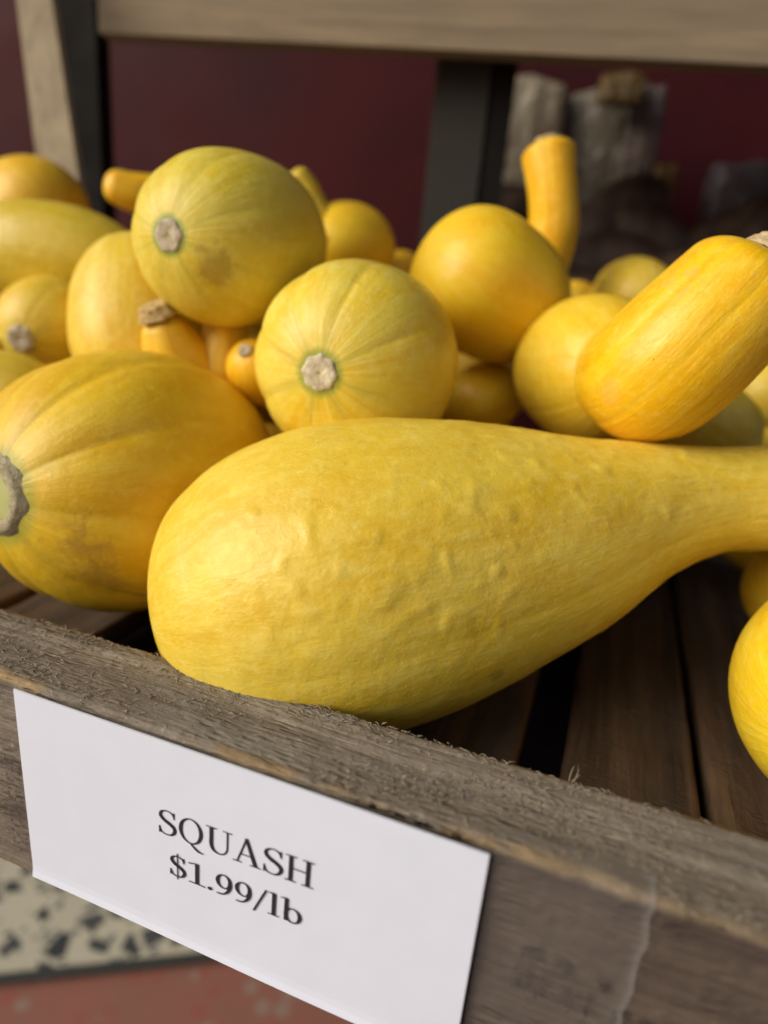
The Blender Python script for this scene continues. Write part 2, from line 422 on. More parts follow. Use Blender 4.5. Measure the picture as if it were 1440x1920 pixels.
V, Fc, E = rail_mesh(CR0, xs2[-1], 3.95, 4.17, -1.60, -.95, xs2, .05, .012, .004, 5)
make_rail('back_rail', V, Fc, E, WOOD_RAIL, crate)
for sx in (CR0 + .0, CR1 - .24):
    ys = [1.28 + i * .06 for i in range(45)]; ys = [y for y in ys if y < 3.945]
    V, Fc, E = rail_mesh(0, 1, 0, .24, -1.60, -.965, ys, .05, .012, .004, 9)
    V = [Vector((v.y + sx, v.x, v.z)) for v in V]
    make_rail('side_rail', V, Fc, E, WOOD_RAIL, crate)
# cleats the slats lie on, then the slats
def box_units(x0, x1, y0, y1, z0, z1):
    P = [Vector((x, y, z)) for x in (x0, x1) for y in (y0, y1) for z in (z0, z1)]
    return P, [(0, 1, 3, 2), (4, 6, 7, 5), (0, 4, 5, 1), (2, 3, 7, 6), (0, 2, 6, 4), (1, 5, 7, 3)]
def plain_box(name, b, mat, parent=None, frame=None, bev=.006, seg=2):
    P, Fc = box_units(*b); org = parent.location if parent else Vector((0, 0, 0))
    me = mesh_from([(frame(p) if frame else W(p)) - org for p in P], Fc, False)
    bm = bmesh.new(); bm.from_mesh(me)
    bmesh.ops.bevel(bm, geom=bm.edges[:], offset=bev * U, segments=seg, affect='EDGES', profile=.6)
    bmesh.ops.recalc_face_normals(bm, faces=bm.faces); bm.to_mesh(me); bm.free()
    return link_mesh(name, me, mat, parent)
for y0 in (1.285, 3.80): plain_box('cleat', (CR0 + .25, CR1 - .25, y0, y0 + .13, -1.50, -1.365), WOOD_SLAT, crate)
slats = [(-4.1, -3.72), (-3.6, -3.2), (-3.07, -2.7), (-2.56, -2.12), (-2.06, -1.62), (-1.38, -.98), (-.93, -.5), (-.43, -.075), (.055, .435), (.468, .90), (1.0, 1.4), (1.48, 1.9)]
for i, (a, b) in enumerate(slats):
    ys = [1.282 + k * .04 for k in range(67)]
    dz = random.uniform(-.006, .006)
    V, Fc, E = rail_mesh(0, 1, 0, b - a, -1.36, -1.27 + dz, ys, .022, .008, .0035, 20 + i * 3)
    # a raised ridge and splits along the grain
    V = [Vector((v.y + a, v.x, v.z + (.010 * noise.noise(Vector((v.y * 22, i * 3.1, v.x * .35))) if v.z > -1.31 else 0))) for v in V]
    make_rail('slat', V, Fc, [min(1, e * 1.0) for e in E], WOOD_SLAT, crate)
# torn wood fibres on the rail
T = NT('fibre'); fibre_m = T.set(Base_Color=T.mix(T.noise(T.obj(), 300, 2), (.20, .17, .125), (.36, .30, .21)), Roughness=.9)
def fibres():
    V = []; Fc = []
    rnd = random.Random(3)
    def sliver(p, d, L, w, lift, curl):
        side = d.cross(Vector((0, 0, 1))).normalized(); base = len(V); n = 5; q = p.copy(); dd = d.copy()
        for k in range(n + 1):
            t = k / n; ww = w * (1 - t) ** .7 + .0004
            up = Vector((0, 0, lift * math.sin(t * math.pi * .9)))
            for a in (0, 2.1, 4.2):
                V.append(q + up + side * math.cos(a) * ww + Vector((0, 0, 1)) * math.sin(a) * ww)
            q = q + dd * (L / n); dd = (Matrix.Rotation(curl / n, 3, 'Z') @ dd); side = dd.cross(Vector((0, 0, 1))).normalized()
        for k in range(n):
            for a in range(3):
                b = (a + 1) % 3; Fc.append((base + k * 3 + a, base + k * 3 + b, base + k * 3 + 3 + b, base + k * 3 + 3 + a))
        Fc.append((base, base + 2, base + 1)); Fc.append((base + n * 3, base + n * 3 + 1, base + n * 3 + 2))
    for i in range(3400):
        x = rnd.uniform(-1.9, .62); y = rnd.uniform(1.04, 1.272)
        if noise.noise(Vector((x * 2.5, y * 9, 3))) + rnd.uniform(-.25, .35) < 0: continue
        a = rnd.gauss(-.1, .7) + (math.pi if rnd.random() < .5 else 0)
        sliver(Vector((x, y, -.972)), Vector((math.cos(a), math.sin(a) * .6, 0)).normalized(), rnd.uniform(.007, .026), rnd.uniform(.0006, .0018), rnd.uniform(.001, .006), rnd.uniform(-2.0, 2.0))
    for i in range(260):                                                   # frayed inner and outer edges
        x = rnd.uniform(-1.9, .6); out = rnd.random() < .5
        y = 1.272 if out else 1.026
        a = rnd.uniform(-.5, .5) + (math.pi if rnd.random() < .5 else 0)
        sliver(Vector((x, y, -.978)), Vector((math.cos(a), math.sin(a), .1)).normalized(), rnd.uniform(.006, .018), rnd.uniform(.0006, .0016), rnd.uniform(0, .003), rnd.uniform(-2, 2))
    tuft = at(1075, 1472, 1); tuft = tuft * (.97 / -tuft.z)
    for i in range(4):
        a = rnd.uniform(.3, 1.9)
        sliver(Vector((tuft.x + rnd.uniform(-.012, .012), 1.268, -.972)), Vector((math.cos(a), math.sin(a) * .4, .9)).normalized(), rnd.uniform(.02, .045), .0016, .002, rnd.uniform(-2, 2))
    return V, Fc
V, Fc = fibres()
tag(link_mesh('wood_fibres', mesh_from([W(v) - crate.location for v in V], Fc), fibre_m, crate), kind='stuff')

# faint worn ink stamps on the rail's outer face
T = NT('stamp_ink'); ink_m = T.set(Base_Color=(.045, .034, .03), Roughness=.9, Alpha=T.ramp(T.noise(T.obj(), 420, 4, .7), .40, .55, 0, .75))
def stamp():
    V = []; Fc = []; rnd = random.Random(11)
    def bar(x, z, w, h, sh=0):
        b = len(V); V.extend([Vector((x, 1.0085, z)), Vector((x + w, 1.0085, z)), Vector((x + w + sh, 1.0085, z + h)), Vector((x + sh, 1.0085, z + h))]); Fc.append((b, b + 1, b + 2, b + 3))
    x = .02
    while x < .33:
        h = rnd.uniform(.055, .075); k = rnd.randint(0, 3); z = -1.29 - .03 * (x)
        bar(x, z, .010, h)
        if k != 1: bar(x + .022, z, .009, h)
        if k in (0, 2): bar(x + .0105, z + h - .010, .011, .010)
        if k in (2, 3): bar(x + .0105, z, .011, .010)
        x += .047
    for (x, z) in ((.03, -1.20), (.09, -1.205), (.16, -1.21)): bar(x, z, .035, .03)
    z = -1.52
    while z < -1.16:
        bar(-1.302, z, .026, .010); bar(-1.302 + rnd.choice((0, .02)), z + .012, .007, .012)
        if rnd.random() < .6: bar(-1.262, z, .012, .007)
        z += .030
    return V, Fc
V, Fc = stamp()
for sgn in (-1, 1):
    keep = [f for f in Fc if (V[f[0]].x > -.5) == (sgn > 0)]; ids = sorted({i for f in keep for i in f}); mp = {a: b for b, a in enumerate(ids)}
    link_mesh('ink_stamp', mesh_from([W(V[i]) - crate.location for i in ids], [tuple(mp[i] for i in f) for f in keep], False), ink_m, crate)

# ---------------------------------------------------------------- price card and its tape
CW, CH = 1.172, .587
card_org = W((-.648, 1.0, -1.27))
T = NT('card_paper'); o = T.obj()
paper = T.set(Base_Color=T.mix(T.ramp(T.noise(o, 60, 5), .35, .7), (.67, .72, .82), (.65, .70, .80)), Roughness=.55, Normal=T.bump(T.noise(o, 900, 3), .12, .0003))
T = NT('print_ink'); ink = T.set(Base_Color=(.012, .012, .014), Roughness=.6)
card = empty('price_card', card_org, 'white paper price card lettered SQUASH $1.99/lb on the crate front', 'price card')
nu, nv = 60, 30; V = []; Fc = []
def card_y(u, v): return 1.0 + .004 * math.sin(u * 5 + 1) * (v - .2) - .005 * max(0, v - .955) / .045
for j in range(nv + 1):
    for i in range(nu + 1):
        u, v = i / nu, j / nv
        V.append(Vector((-1.234 + CW * u, card_y(u, v), -.980 - (.587 - .012 * u) * v)))
m = len(V)
V += [p + Vector((0, .0045, 0)) for p in V[:m]]
for j in range(nv):
    for i in range(nu):
        a = j * (nu + 1) + i; b = a + nu + 1
        Fc.append((a, a + 1, b + 1, b)); Fc.append((m + a, m + b, m + b + 1, m + a + 1))
rim = [i for i in range(nu + 1)] + [j * (nu + 1) + nu for j in range(1, nv + 1)] + [nv * (nu + 1) + i for i in range(nu - 1, -1, -1)] + [j * (nu + 1) for j in range(nv - 1, 0, -1)]
for i in range(len(rim)):
    a, b = rim[i], rim[(i + 1) % len(rim)]; Fc.append((a, m + a, m + b, b))
link_mesh('card_sheet', mesh_from([W(v) - card_org for v in V], Fc, False), paper, card)

# serif letters drawn as strokes, cap height 1
def cr_pts(pts, n=10):
    P = [(Vector((a, b, 0)), w) for a, b, w in pts]
    return resample(P, (len(pts) - 1) * n + 1)
class Glyphs:
    def __init__(s): s.V = []; s.F = []; s.lay = 0
    def poly(s, ring, tf):
        b = len(s.V); s.V += [(tf(x, y), s.lay) for x, y in ring]; s.F.append(tuple(range(b, b + len(ring)))); s.lay += 1
    def stroke(s, pts, tf, curve=True):
        q = cr_pts(pts) if curve else [(Vector((a, b, 0)), w) for a, b, w in pts]
        b = len(s.V)
        for i, (p, w) in enumerate(q):
            t = (q[min(i + 1, len(q) - 1)][0] - q[max(i - 1, 0)][0]).normalized(); nn = Vector((-t.y, t.x, 0)) * max(w, .02) / 2
            s.V.append((tf(*(p + nn).xy), s.lay)); s.V.append((tf(*(p - nn).xy), s.lay))
        for i in range(len(q) - 1): s.F.append((b + 2 * i, b + 2 * i + 1, b + 2 * i + 3, b + 2 * i + 2))
        s.lay += 1
    def rect(s, x0, y0, x1, y1, tf): s.poly([(x0, y0), (x1, y0), (x1, y1), (x0, y1)], tf)
    def ring(s, cx, cy, rx, ry, wx, wy, tf, tilt=0.0):
        n = 40; b = len(s.V)
        for i in range(n):
            a = 2 * math.pi * i / n; c_, s_ = math.cos(a), math.sin(a); ca = math.cos(a + tilt)
            k = abs(ca) ** 1.5; w = wy + (wx - wy) * k
            s.V.append((tf(cx + rx * c_, cy + ry * s_), s.lay)); s.V.append((tf(cx + (rx - w) * c_, cy + (ry - w) * s_), s.lay))
        for i in range(n):
            j = (i + 1) % n; s.F.append((b + 2 * i, b + 2 * i + 1, b + 2 * j + 1, b + 2 * j))
        s.lay += 1
G = Glyphs()
TH, TK, SF = .050, .125, .042
def g_S(tf, k=1.0):
    G.stroke([(.575, .77, .05), (.50, .925, .055), (.33, .985, .045), (.15, .90, .085), (.115, .73, .12), (.24, .585, .135), (.43, .48, .14), (.565, .36, .13), (.58, .20, .115), (.48, .055, .08), (.31, .012, .045), (.14, .07, .055), (.065, .26, .05)], tf)
    G.rect(.545, .72, .59, .985, tf); G.rect(.045, .015, .09, .30, tf); return .68
def g_Q(tf):
    G.ring(.45, .5, .40, .515, .125, .05, tf); G.stroke([(.43, .01, .04), (.53, -.085, .08), (.67, -.20, .095), (.80, -.245, .06), (.88, -.24, .03)], tf); return .94
def g_U(tf):
    G.stroke([(.19, .97, TK), (.19, .6, TK), (.19, .33, TK), (.25, .12, .11), (.42, .02, .06), (.60, .07, .055), (.70, .26, .055), (.71, .6, .055), (.71, .97, .055)], tf)
    G.rect(.02, .958, .37, 1.0, tf); G.rect(.56, .958, .86, 1.0, tf); return .90
def g_A(tf):
    G.stroke([(.13, .02, .05), (.41, 1.0, .06)], tf, False); G.stroke([(.40, 1.02, .11), (.71, .02, TK + .01)], tf, False)
    G.rect(.22, .33, .60, .375, tf); G.rect(-.01, 0, .28, SF, tf); G.rect(.53, 0, .87, SF, tf); return .90
def g_H(tf):
    G.rect(.13, .02, .255, .98, tf); G.rect(.64, .02, .765, .98, tf); G.rect(.24, .50, .66, .545, tf)
    for x in (.02, .53):
        G.rect(x, 0, x + .345, SF, tf); G.rect(x, 1 - SF, x + .345, 1.0, tf)
    return .92
def g_D(tf):
    g_S(lambda x, y: tf(x * .92 + .01, y)); G.rect(.295, -.13, .335, 1.12, tf); return .66
def g_1(tf):
    G.rect(.27, .02, .395, .97, tf); G.stroke([(.04, .915, .05), (.16, .935, .05), (.30, .985, .045)], tf); G.rect(.27, .93, .395, 1.0, tf); G.rect(.05, 0, .62, SF, tf); return .66
def g_p(tf):
    G.poly([(.12 + .078 * math.cos(a * .524), .07 + .078 * math.sin(a * .524)) for a in range(12)], tf); return .28
def g_9(tf):
    G.ring(.30, .655, .265, .335, .115, .05, tf); G.stroke([(.505, .66, .12), (.505, .48, .12), (.45, .26, .10), (.33, .09, .07), (.20, .03, .06), (.07, .03, .05)], tf); return .64
def g_s(tf):
    G.stroke([(.02, -.13, .065), (.40, 1.04, .065)], tf, False); return .46
def g_l(tf):
    G.rect(.13, .02, .25, 1.04, tf); G.stroke([(.01, 1.0, .045), (.19, 1.04, .05)], tf, False); G.rect(.01, 0, .37, SF, tf); return .40
def g_b(tf):
    G.rect(.12, .02, .235, 1.04, tf); G.stroke([(.0, 1.0, .045), (.18, 1.04, .05)], tf, False)
    G.ring(.385, .33, .275, .345, .115, .05, tf); return .66
def line(gl, u0, u1, vb, vt, rise):
    """put a row of glyphs between card fractions u0..u1, baseline vb, cap top vt"""
    adv = []; keep = (len(G.V), len(G.F), G.lay)
    for g in gl: adv.append(g(lambda x, y: (x, y)))
    G.V = G.V[:keep[0]]; G.F = G.F[:keep[1]]; G.lay = keep[2]
    tot = sum(adv) - .05; sx = (u1 - u0) * CW / tot; sy = (vb - vt) * CH; pen = 0
    for g, a in zip(gl, adv):
        def tf(x, y, pen=pen):
            X = (pen + x) * sx; return (-1.234 + u0 * CW + X, -.980 - vb * CH + y * sy + X * rise)
        g(tf); pen += a
line([g_S, g_Q, g_U, g_A, g_S, g_H], .354, .699, .443, .322, .034)
line([g_D, g_1, g_p, g_9, g_9, g_s, g_l, g_b], .379, .677, .636, .530, .028)
V = []
for (x, z), lay in G.V: 
    u = (x + 1.234) / CW; v = (-.980 - z) / CH
    V.append(Vector((x, card_y(u, v) - .0012 - lay * .00004, z)))
link_mesh('lettering', mesh_from([W(v) - card_org for v in V], G.F, False), ink, card)

# clear tape wrapped over the board to the right of the card
T = NT('clear_tape'); tr = T.n('ShaderNodeBsdfTransparent'); mx = T.n('ShaderNodeMixShader'); tr.inputs[0].default_value = (.97, .97, .96, 1)
T.set(Base_Color=(.6, .6, .58), Roughness=.18, Specular_IOR_Level=.6, Normal=T.bump(T.noise(T.obj(), 130, 3), .5, .002))
T.l(T.math('ADD', .05, T.math('MULTIPLY', T.attr('edge', 'Fac'), .16)), mx.inputs[0]); T.l(tr.outputs[0], mx.inputs[1]); T.l(T.b.outputs[0], mx.inputs[2]); T.l(mx.outputs[0], T.out.inputs[0])
V = []; Fc = []; E = []
prof = [(1.07, -.9625), (1.04, -.9625), (1.02, -.964), (1.011, -.972), (1.009, -.99)] + [(1.0075, -1.0 - i * .03) for i in range(20)]
for i, (y, z) in enumerate(prof):
    x1 = .232 + .012 * noise.noise(Vector((i * .5, 0, 2))) + .004 * noise.noise(Vector((i * 2, 0, 2)))
    for j in range(13):
        t = j / 12; t = t ** .6
        V.append(Vector((lerp(-.055, x1, t), y - .0012 * math.sin(t * 9 + i * .3), z))); E.append(1.0 if j == 12 else (.15 if j == 11 else 0))
for i in range(len(prof) - 1):
    for j in range(12): a = i * 13 + j; Fc.append((a, a + 1, a + 14, a + 13))
me = mesh_from([W(v) for v in V], Fc); A = me.attributes.new('edge', 'FLOAT', 'POINT'); A.data.foreach_set('value', E)
o = link_mesh('clear_tape', me, T.m); tag(o, 'strip of clear tape wrapped over the crate board right of the price card', 'tape')

# ---------------------------------------------------------------- squash
Y1 = dict(base=(.78, .565, .055), deep=(.72, .47, .025), pale=(.87, .73, .17))
OR = dict(base=(.86, .52, .010), deep=(.84, .43, .005), pale=(.90, .60, .10))
PG = dict(base=(.74, .565, .085), deep=(.66, .44, .04), pale=(.84, .74, .28))
def loc_in(obj_org, px, py, d): return tuple(W(at(px, py, d)) - obj_org)

oA = W(at(900, 1032, 2.04))
mA = squash_mat('skin_front', **Y1, green=0, seed=1.3, rib=0, rough=.44, scar=[(tuple(W(at(485, 1220, 1.70)) - oA), .0085, (.72, .42, .015), .75), (tuple(W(at(735, 1068, 1.66)) - oA), .0035, (.50, .30, .02), .8), (tuple(W(at(930, 1255, 1.75)) - oA), .006, (.42, .28, .05), .6), (tuple(W(at(985, 950, 1.78)) - oA), .006, (.66, .42, .02), .5)])
A_nodes = [(1640, 930, 2.14, 88), (1540, 925, 2.13, 90), (1440, 934, 2.12, 98), (1330, 938, 2.10, 101), (1200, 958, 2.08, 133), (1050, 1000, 2.06, 195), (900, 1032, 2.04, 244), (760, 1060, 2.02, 280), (640, 1085, 2.01, 291), (535, 1108, 2.00, 279), (462, 1124, 1.99, 256), (400, 1138, 1.98, 221)]
crook('largest front squash, pale and warty, bulb against the crate rail, neck reaching right', A_nodes, mA, ribs=6, ribk=.018, cap1=.72, n=330, seg=320, bumps=1.0, ribfade=1.5)

cB = (258, 898, 2.36); oB = W(at(*cB))
mB = squash_mat('skin_left', base=(.77, .51, .022), deep=(.70, .41, .010), pale=(.82, .60, .09), green=.6, gr=(.40, .30), seed=4.1, rib=.45,
                scar=[(loc_in(oB, 165, 1010, 1.95), .013, (.38, .20, .035), .55), (loc_in(oB, 190, 1075, 2.0), .013, (.36, .20, .04), .5)])
rB, bB_, axB, CB = egg('big oval squash left of the front one, cut corky stem and brown scuff low', cB, 234, (-15, 930), .53, mB, ribs=9, ribk=.075, phase=.8, stem_r=.112, lobes=7, cut=True, stem_h=.035, stem_mat=cork_mat('cork_dark', (.50, .44, .29), (.30, .26, .14)), seg=192)

fl = CB + axB * (.53 * .955); z_ = axB; x_ = z_.orthogonal().normalized(); y_ = z_.cross(x_); V = [W(fl + z_ * .026) - oB]; Fc = []
for j in range(36):
    a = j * math.pi / 18; rr_ = .078 * (1 + .08 * math.cos(a * 7)); V.append(W(fl + (x_ * math.cos(a) + y_ * math.sin(a)) * rr_ + z_ * .021) - oB); Fc.append((0, 1 + j, 1 + (j + 1) % 36))
T = NT('cut_flesh'); fm = T.set(Base_Color=T.mix(T.noise(T.obj(), 150, 4), (.30, .32, .07), (.45, .45, .17)), Roughness=.35)
link_mesh('cut_flesh', mesh_from(V, Fc), fm, rB)
cC = (670, 674, 2.28)
mC = squash_mat('skin_middle', base=(.76, .59, .06), deep=(.72, .48, .018), pale=(.84, .74, .22), green=.75, seed=6.7, rib=.6, rough=.38, groove=(.42, .36, .05))
egg('round squash with its pale corky stem facing the camera, just behind the front squash', cC, 182, (597, 700), .36, mC, ribs=8, ribk=.065, phase=1.1, stem_r=.056, lobes=8, seg=192, power=2.2)

cD = (440, 452, 2.45); oD = W(at(*cD))
mD = squash_mat('skin_top', base=(.70, .56, .06), deep=(.66, .48, .025), pale=(.80, .72, .20), green=.9, seed=2.2, rib=.35, groove=(.35, .38, .05),
                scar=[(loc_in(oD, 400, 500, 2.13), .010, (.34, .20, .04), .55)])
egg('pale yellow oval squash on top of the heap with greyish stem scar at its left', cD, 153, (313, 441), .40, mD, ribs=8, ribk=.04, phase=.4, stem_r=.052, stem_mat=CORKG, lobes=6, seg=160, power=2.5)

mE = squash_mat('skin_gold', base=(.82, .55, .016), deep=(.80, .46, .007), pale=(.84, .62, .08), green=.2, seed=8.2, rib=.2)
egg('smooth golden squash in front of the upright neck', (922, 546, 2.72), 127, None, .35, mE, ribs=6, ribk=.03, back=(.65, .6, -.35), power=2.6, pear=.08)

mO = squash_mat('skin_orange', **OR, green=0, seed=3.3, rib=.0, rough=.36)
crook('squash whose orange neck stands straight up behind the golden one', [(1029, 290, 2.95, 49), (1033, 330, 2.96, 46), (1037, 375, 2.98, 45), (1037, 425, 3.02, 47), (1022, 480, 3.08, 50), (985, 545, 3.16, 64), (960, 600, 3.2, 80)], mO, cap0=.42, stem=(.062, .02, CORKP, 5))

mG = squash_mat('skin_crook', base=(.84, .52, .008), deep=(.80, .43, .005), pale=(.88, .66, .09), green=0, seed=5.5, rib=.35, groove=(.60, .27, .01), rough=.36,
                scar=[(tuple(W(at(1335, 500, 1.78)) - W(at(1280, 655, 1.96))), .009, (.70, .42, .12), .7), (tuple(W(at(1195, 690, 1.88)) - W(at(1280, 655, 1.96))), .007, (.78, .46, .09), .5), (tuple(W(at(1260, 545, 1.84)) - W(at(1280, 655, 1.96))), .006, (.66, .38, .06), .6)])
G_nodes = [(1386, 548, 1.90, 122), (1340, 596, 1.92, 129), (1280, 655, 1.96, 133), (1232, 698, 2.02, 130), (1208, 708, 2.10, 121), (1186, 705, 2.22, 105), (1168, 700, 2.34, 88)]
rG, bG, tG = crook('bright crookneck leaning right over the front neck, corky tan stem on its raised end', G_nodes, mG, ribs=7, ribk=.03, cap0=.62, cap1=.55, n=120, seg=224, ribfade=1.6, stem=(.088, .035, cork_mat('cork_tan', (.66, .52, .30), (.42, .30, .14)), 5))
bG.name = 'neck'
def bulb_part(c, rpx, a, ax, mat, root, ribs=7, ribk=.03):
    C = at(*c); ax = Vector(ax).normalized(); b = rpx / F * c[2]; rings = []
    for k in range(64):
        th = math.pi * (.012 + .976 * k / 63); x = math.cos(th); rings.append((C + ax * a * x, max(b * math.sqrt(max(0, 1 - abs(x) ** 2.2)), .002)))
    return link_mesh('bulb', sweep_body(rings, 160, ribs, ribk, .4, 0, 2.2, root.location.copy()), mat, root)
mH = squash_mat('skin_bulb', base=(.80, .55, .03), deep=(.78, .47, .012), pale=(.86, .68, .14), green=0, seed=3.5, rib=.0)
bulb_part((1104, 692, 2.55), 137, .36, at(1212, 713, 2.05) - at(1104, 692, 2.55), mH, rG)

mS = squash_mat('skin_green', base=(.66, .49, .035), deep=(.62, .44, .02), pale=(.74, .62, .15), green=.3, seed=7.4, rib=.3)
mR = squash_mat('skin_amber', base=(.80, .50, .022), deep=(.76, .40, .010), pale=(.86, .62, .10), green=.4, seed=9.1, rib=.3)
mP = squash_mat('skin_pale', base=(.76, .56, .05), deep=(.72, .46, .018), pale=(.84, .72, .22), green=.5, seed=.4, rib=.4)
egg('amber squash at the left edge in front of the leaning wood strip', (62, 392, 3.55), 92, None, .34, mR, back=(-.9, .4, .1), ribk=.02)
egg('greenish yellow long squash at the left edge under the amber one', (100, 478, 3.05), 93, None, .44, mS, back=(-.95, -.3, .05), ribk=.03)
crook('squash with small orange neck tip poking out between black post and top squash', [(222, 352, 3.25, 33), (252, 362, 3.28, 37), (300, 372, 3.33, 42), (360, 410, 3.4, 75), (420, 470, 3.45, 95)], mO, cap0=.9)
egg('small squash with a round grey stem scar near the left edge', (92, 604, 2.90), 82, (38, 636), .24, mP, stem_r=.052, stem_mat=CORKG, ribk=.03, power=2.2, stem_h=.03)
egg('pale glossy squash behind the big left oval, under the top one', (262, 602, 2.75), 128, None, .38, mP, back=(-.35, .5, .8), ribk=.03, phase=.6)
crook('orange squash end with a pale blister of a stem, peeking over the big left oval', [(308, 618, 2.42, 46), (322, 650, 2.46, 58), (345, 690, 2.52, 66), (370, 740, 2.6, 70)], mR, cap0=.8, stem=(.058, .03, CORKP, 3))
crook('short amber neck under the top squash', [(425, 615, 2.55, 42), (420, 650, 2.55, 46), (412, 700, 2.58, 60), (400, 750, 2.62, 70)], mR, cap0=.5)
egg('small bright squash with a tiny grey stem squeezed against the round one', (486, 700, 2.50), 56, (460, 657), .15, mO, stem_r=.026, stem_mat=CORKG, ribk=.02)
egg('dull yellow squash sliver at the left edge behind the big left oval', (5, 745, 2.45), 88, None, .24, mS, back=(-.9, -.2, .1))
egg('amber squash sliver at the left edge beneath the greenish one', (-30, 590, 3.2), 70, None, .24, mR, back=(-.9, -.2, .1))
egg('yellow squash behind the top squash on its right side', (650, 466, 3.2), 82, None, .26, mE, back=(.3, .9, .1), ribk=.03)
crook('orange crook tip with a green end rising behind the top squash', [(560, 335, 3.0, 24), (572, 356, 3.02, 27), (585, 395, 3.05, 34), (600, 450, 3.1, 60)], squash_mat('skin_tip', **OR, green=.45, gr=(.75, .55), greencol=(.30, .34, .05), seed=1, rib=0), cap0=.8)
egg('tiny visible squash top between the round one and the golden one', (748, 512, 3.6), 42, None, .16, mR, back=(.3, .9, .1))
egg('small shaded squash between the round one and the crookneck', (905, 748, 2.95), 68, None, .20, mE, back=(.3, .8, .3))
egg('paler squash top showing behind the crookneck', (1186, 560, 3.35), 74, None, .26, mP, back=(-.3, .9, .1))
egg('small dark amber squash low behind the golden one', (1078, 572, 3.55), 44, None, .15, mR, back=(-.3, .9, .1))
egg('dull yellow squash in the shade under the crookneck', (1318, 790, 2.62), 82, None, .26, mP, back=(.7, .5, -.3))
egg('yellow squash cut off by the right edge under the crookneck', (1462, 742, 2.90), 82, None, .26, mP, back=(.7, .5, .1))
egg('low squash lying behind the front neck at the right edge', (1465, 850, 2.95), 85, None, .30, mE, back=(.9, .3, -.1))
egg('bright squash in the lower right corner behind the rail', (1668, 1300, 1.74), 248, None, .40, squash_mat('skin_right', base=(.86, .60, .02), deep=(.84, .52, .012), pale=(.9, .70, .10), green=0, seed=2.9, rib=0), back=(.55, .8, .1), ribk=.02, seg=160)
egg('amber squash above the corner one at the right edge', (1512, 1105, 2.45), 100, None, .24, mR, back=(.6, .7, .1))
# the layer underneath that carries the heap
for i, (x, y, z, r, a, lab) in enumerate([
        (-.92, 2.05, -.88, .29, .40, 'buried squash under the round one'), (-.20, 2.75, -.86, .31, .40, 'buried squash under the crookneck bulb'),
        (-1.75, 2.45, -.87, .30, .38, 'buried squash under the pale glossy one'), (-2.55, 2.75, -.87, .30, .40, 'buried squash under the small grey-scarred one'),
        (-.80, 2.95, -.86, .31, .40, 'buried squash under the golden one'), (.85, 3.45, -.86, .28, .36, 'buried squash under the right edge heap'),
        (-1.45, 3.2, -.86, .31, .42, 'buried squash behind the top one'), (-2.35, 3.45, -.86, .31, .42, 'buried squash at the back left'),
        (-3.3, 3.1, -.86, .31, .42, 'buried squash in the far left corner'), (.2, 3.45, -.86, .31, .42, 'buried squash at the back right'),
        (-1.45, 2.75, -.36, .26, .34, 'hidden squash propping the top one'), (-2.9, 3.1, -.38, .26, .36, 'hidden squash propping the greenish one'),
        (-2.1, 3.3, -.35, .26, .36, 'hidden squash propping the orange neck tip'), (-.75, 3.4, -.38, .26, .34, 'hidden squash propping the upright neck')]):
    C = Vector((x, y, z)); rings = []
    ax = Vector((math.cos(i * 1.7), math.sin(i * 1.7) * .7, 0)).normalized()
    for k in range(32):
        th = math.pi * (.015 + .97 * k / 31); xx = math.cos(th); rings.append((C + ax * a * xx, max(r * math.sqrt(max(0, 1 - abs(xx) ** 2.3)), .003)))
    me = sweep_body(rings, 64, 7, .03, i, 0, i, W(C)); rt = empty('squash', W(C), lab, 'squash', 'yellow squash heaped in the crate')
    link_mesh('body', me, (mE, mP, mR)[i % 3], rt)

# ---------------------------------------------------------------- rack (posts, boards) turned a little against the crate
EH = Vector((.98, .2, 0)).normalized(); NH = Vector((-EH.y, EH.x, 0)); O0 = Vector((-3.44, 3.88, 0))
def rk(v): return W(O0 + EH * v.x + NH * v.y + Vector((0, 0, v.z)))
def s_at(px, py, t):
    r = at(px, py, 1); k = (t + NH.dot(O0)) / NH.dot(r); P = r * k; return (P - O0).dot(EH), P.z
def black_metal(name, c):
    T = NT(name); return T.set(Base_Color=c, Roughness=T.ramp(T.noise(T.obj(), 30, 4), .3, .7, .6, .8), Specular_IOR_Level=.08)
BLK = black_metal('black_post', (.010, .009, .008)); OLV = black_metal('olive_post', (.040, .038, .032))
WB = wood_mat('taupe_board', (.32, .25, .155), (.22, .17, .115), 0, 26, stain=(.20, .16, .11), speck=.15, bump=.4, rot=-.2)
rack = empty('display_rack', rk(Vector((0, 0, -K))), 'black metal rack with taupe wood shelf boards standing behind and over the crate', 'rack')
zb = s_at(800, 92, 0)[1]; sL = s_at(185, 62, 0)[0]
plain_box('shelf_board', (sL, 7.2, 0, .16, zb, zb + 1.1), WB, rack, rk, .012)
plain_box('shelf_top', (sL, 7.2, .165, 1.3, zb + .75, zb + .9), WB, rack, rk, .012)
# left post beside the leaning strip
pl = s_at(100, 200, .25)[0]; pr = s_at(190, 300, .25)[0]
plain_box('post', (pl - .05, pr, .25, .42, -K, zb + 1.6), BLK, rack, rk)
p0 = s_at(802, 300, .30)[0]; p1 = s_at(902, 300, .30)[0]; p2 = s_at(948, 300, .31)[0]
plain_box('post', (p0, p1, .30, .62, -K, zb + 1.6), OLV, rack, rk)
plain_box('post', (p1 + .004, p2, .32, .62, -K, zb + 1.6), BLK, rack, rk)
plain_box('post', (6.6, 6.9, .30, .62, -K, zb + 1.6), BLK, rack, rk)
plain_box('gap_shade_panel', (CR0 - .2, CR1 + 1.2, 1.12, 4.25, -1.68, -1.603), black_metal('gap_shade_dark', (.11, .08, .09)), rack)  # added panel; its dark colour stands in for shaded ground below the slat gaps
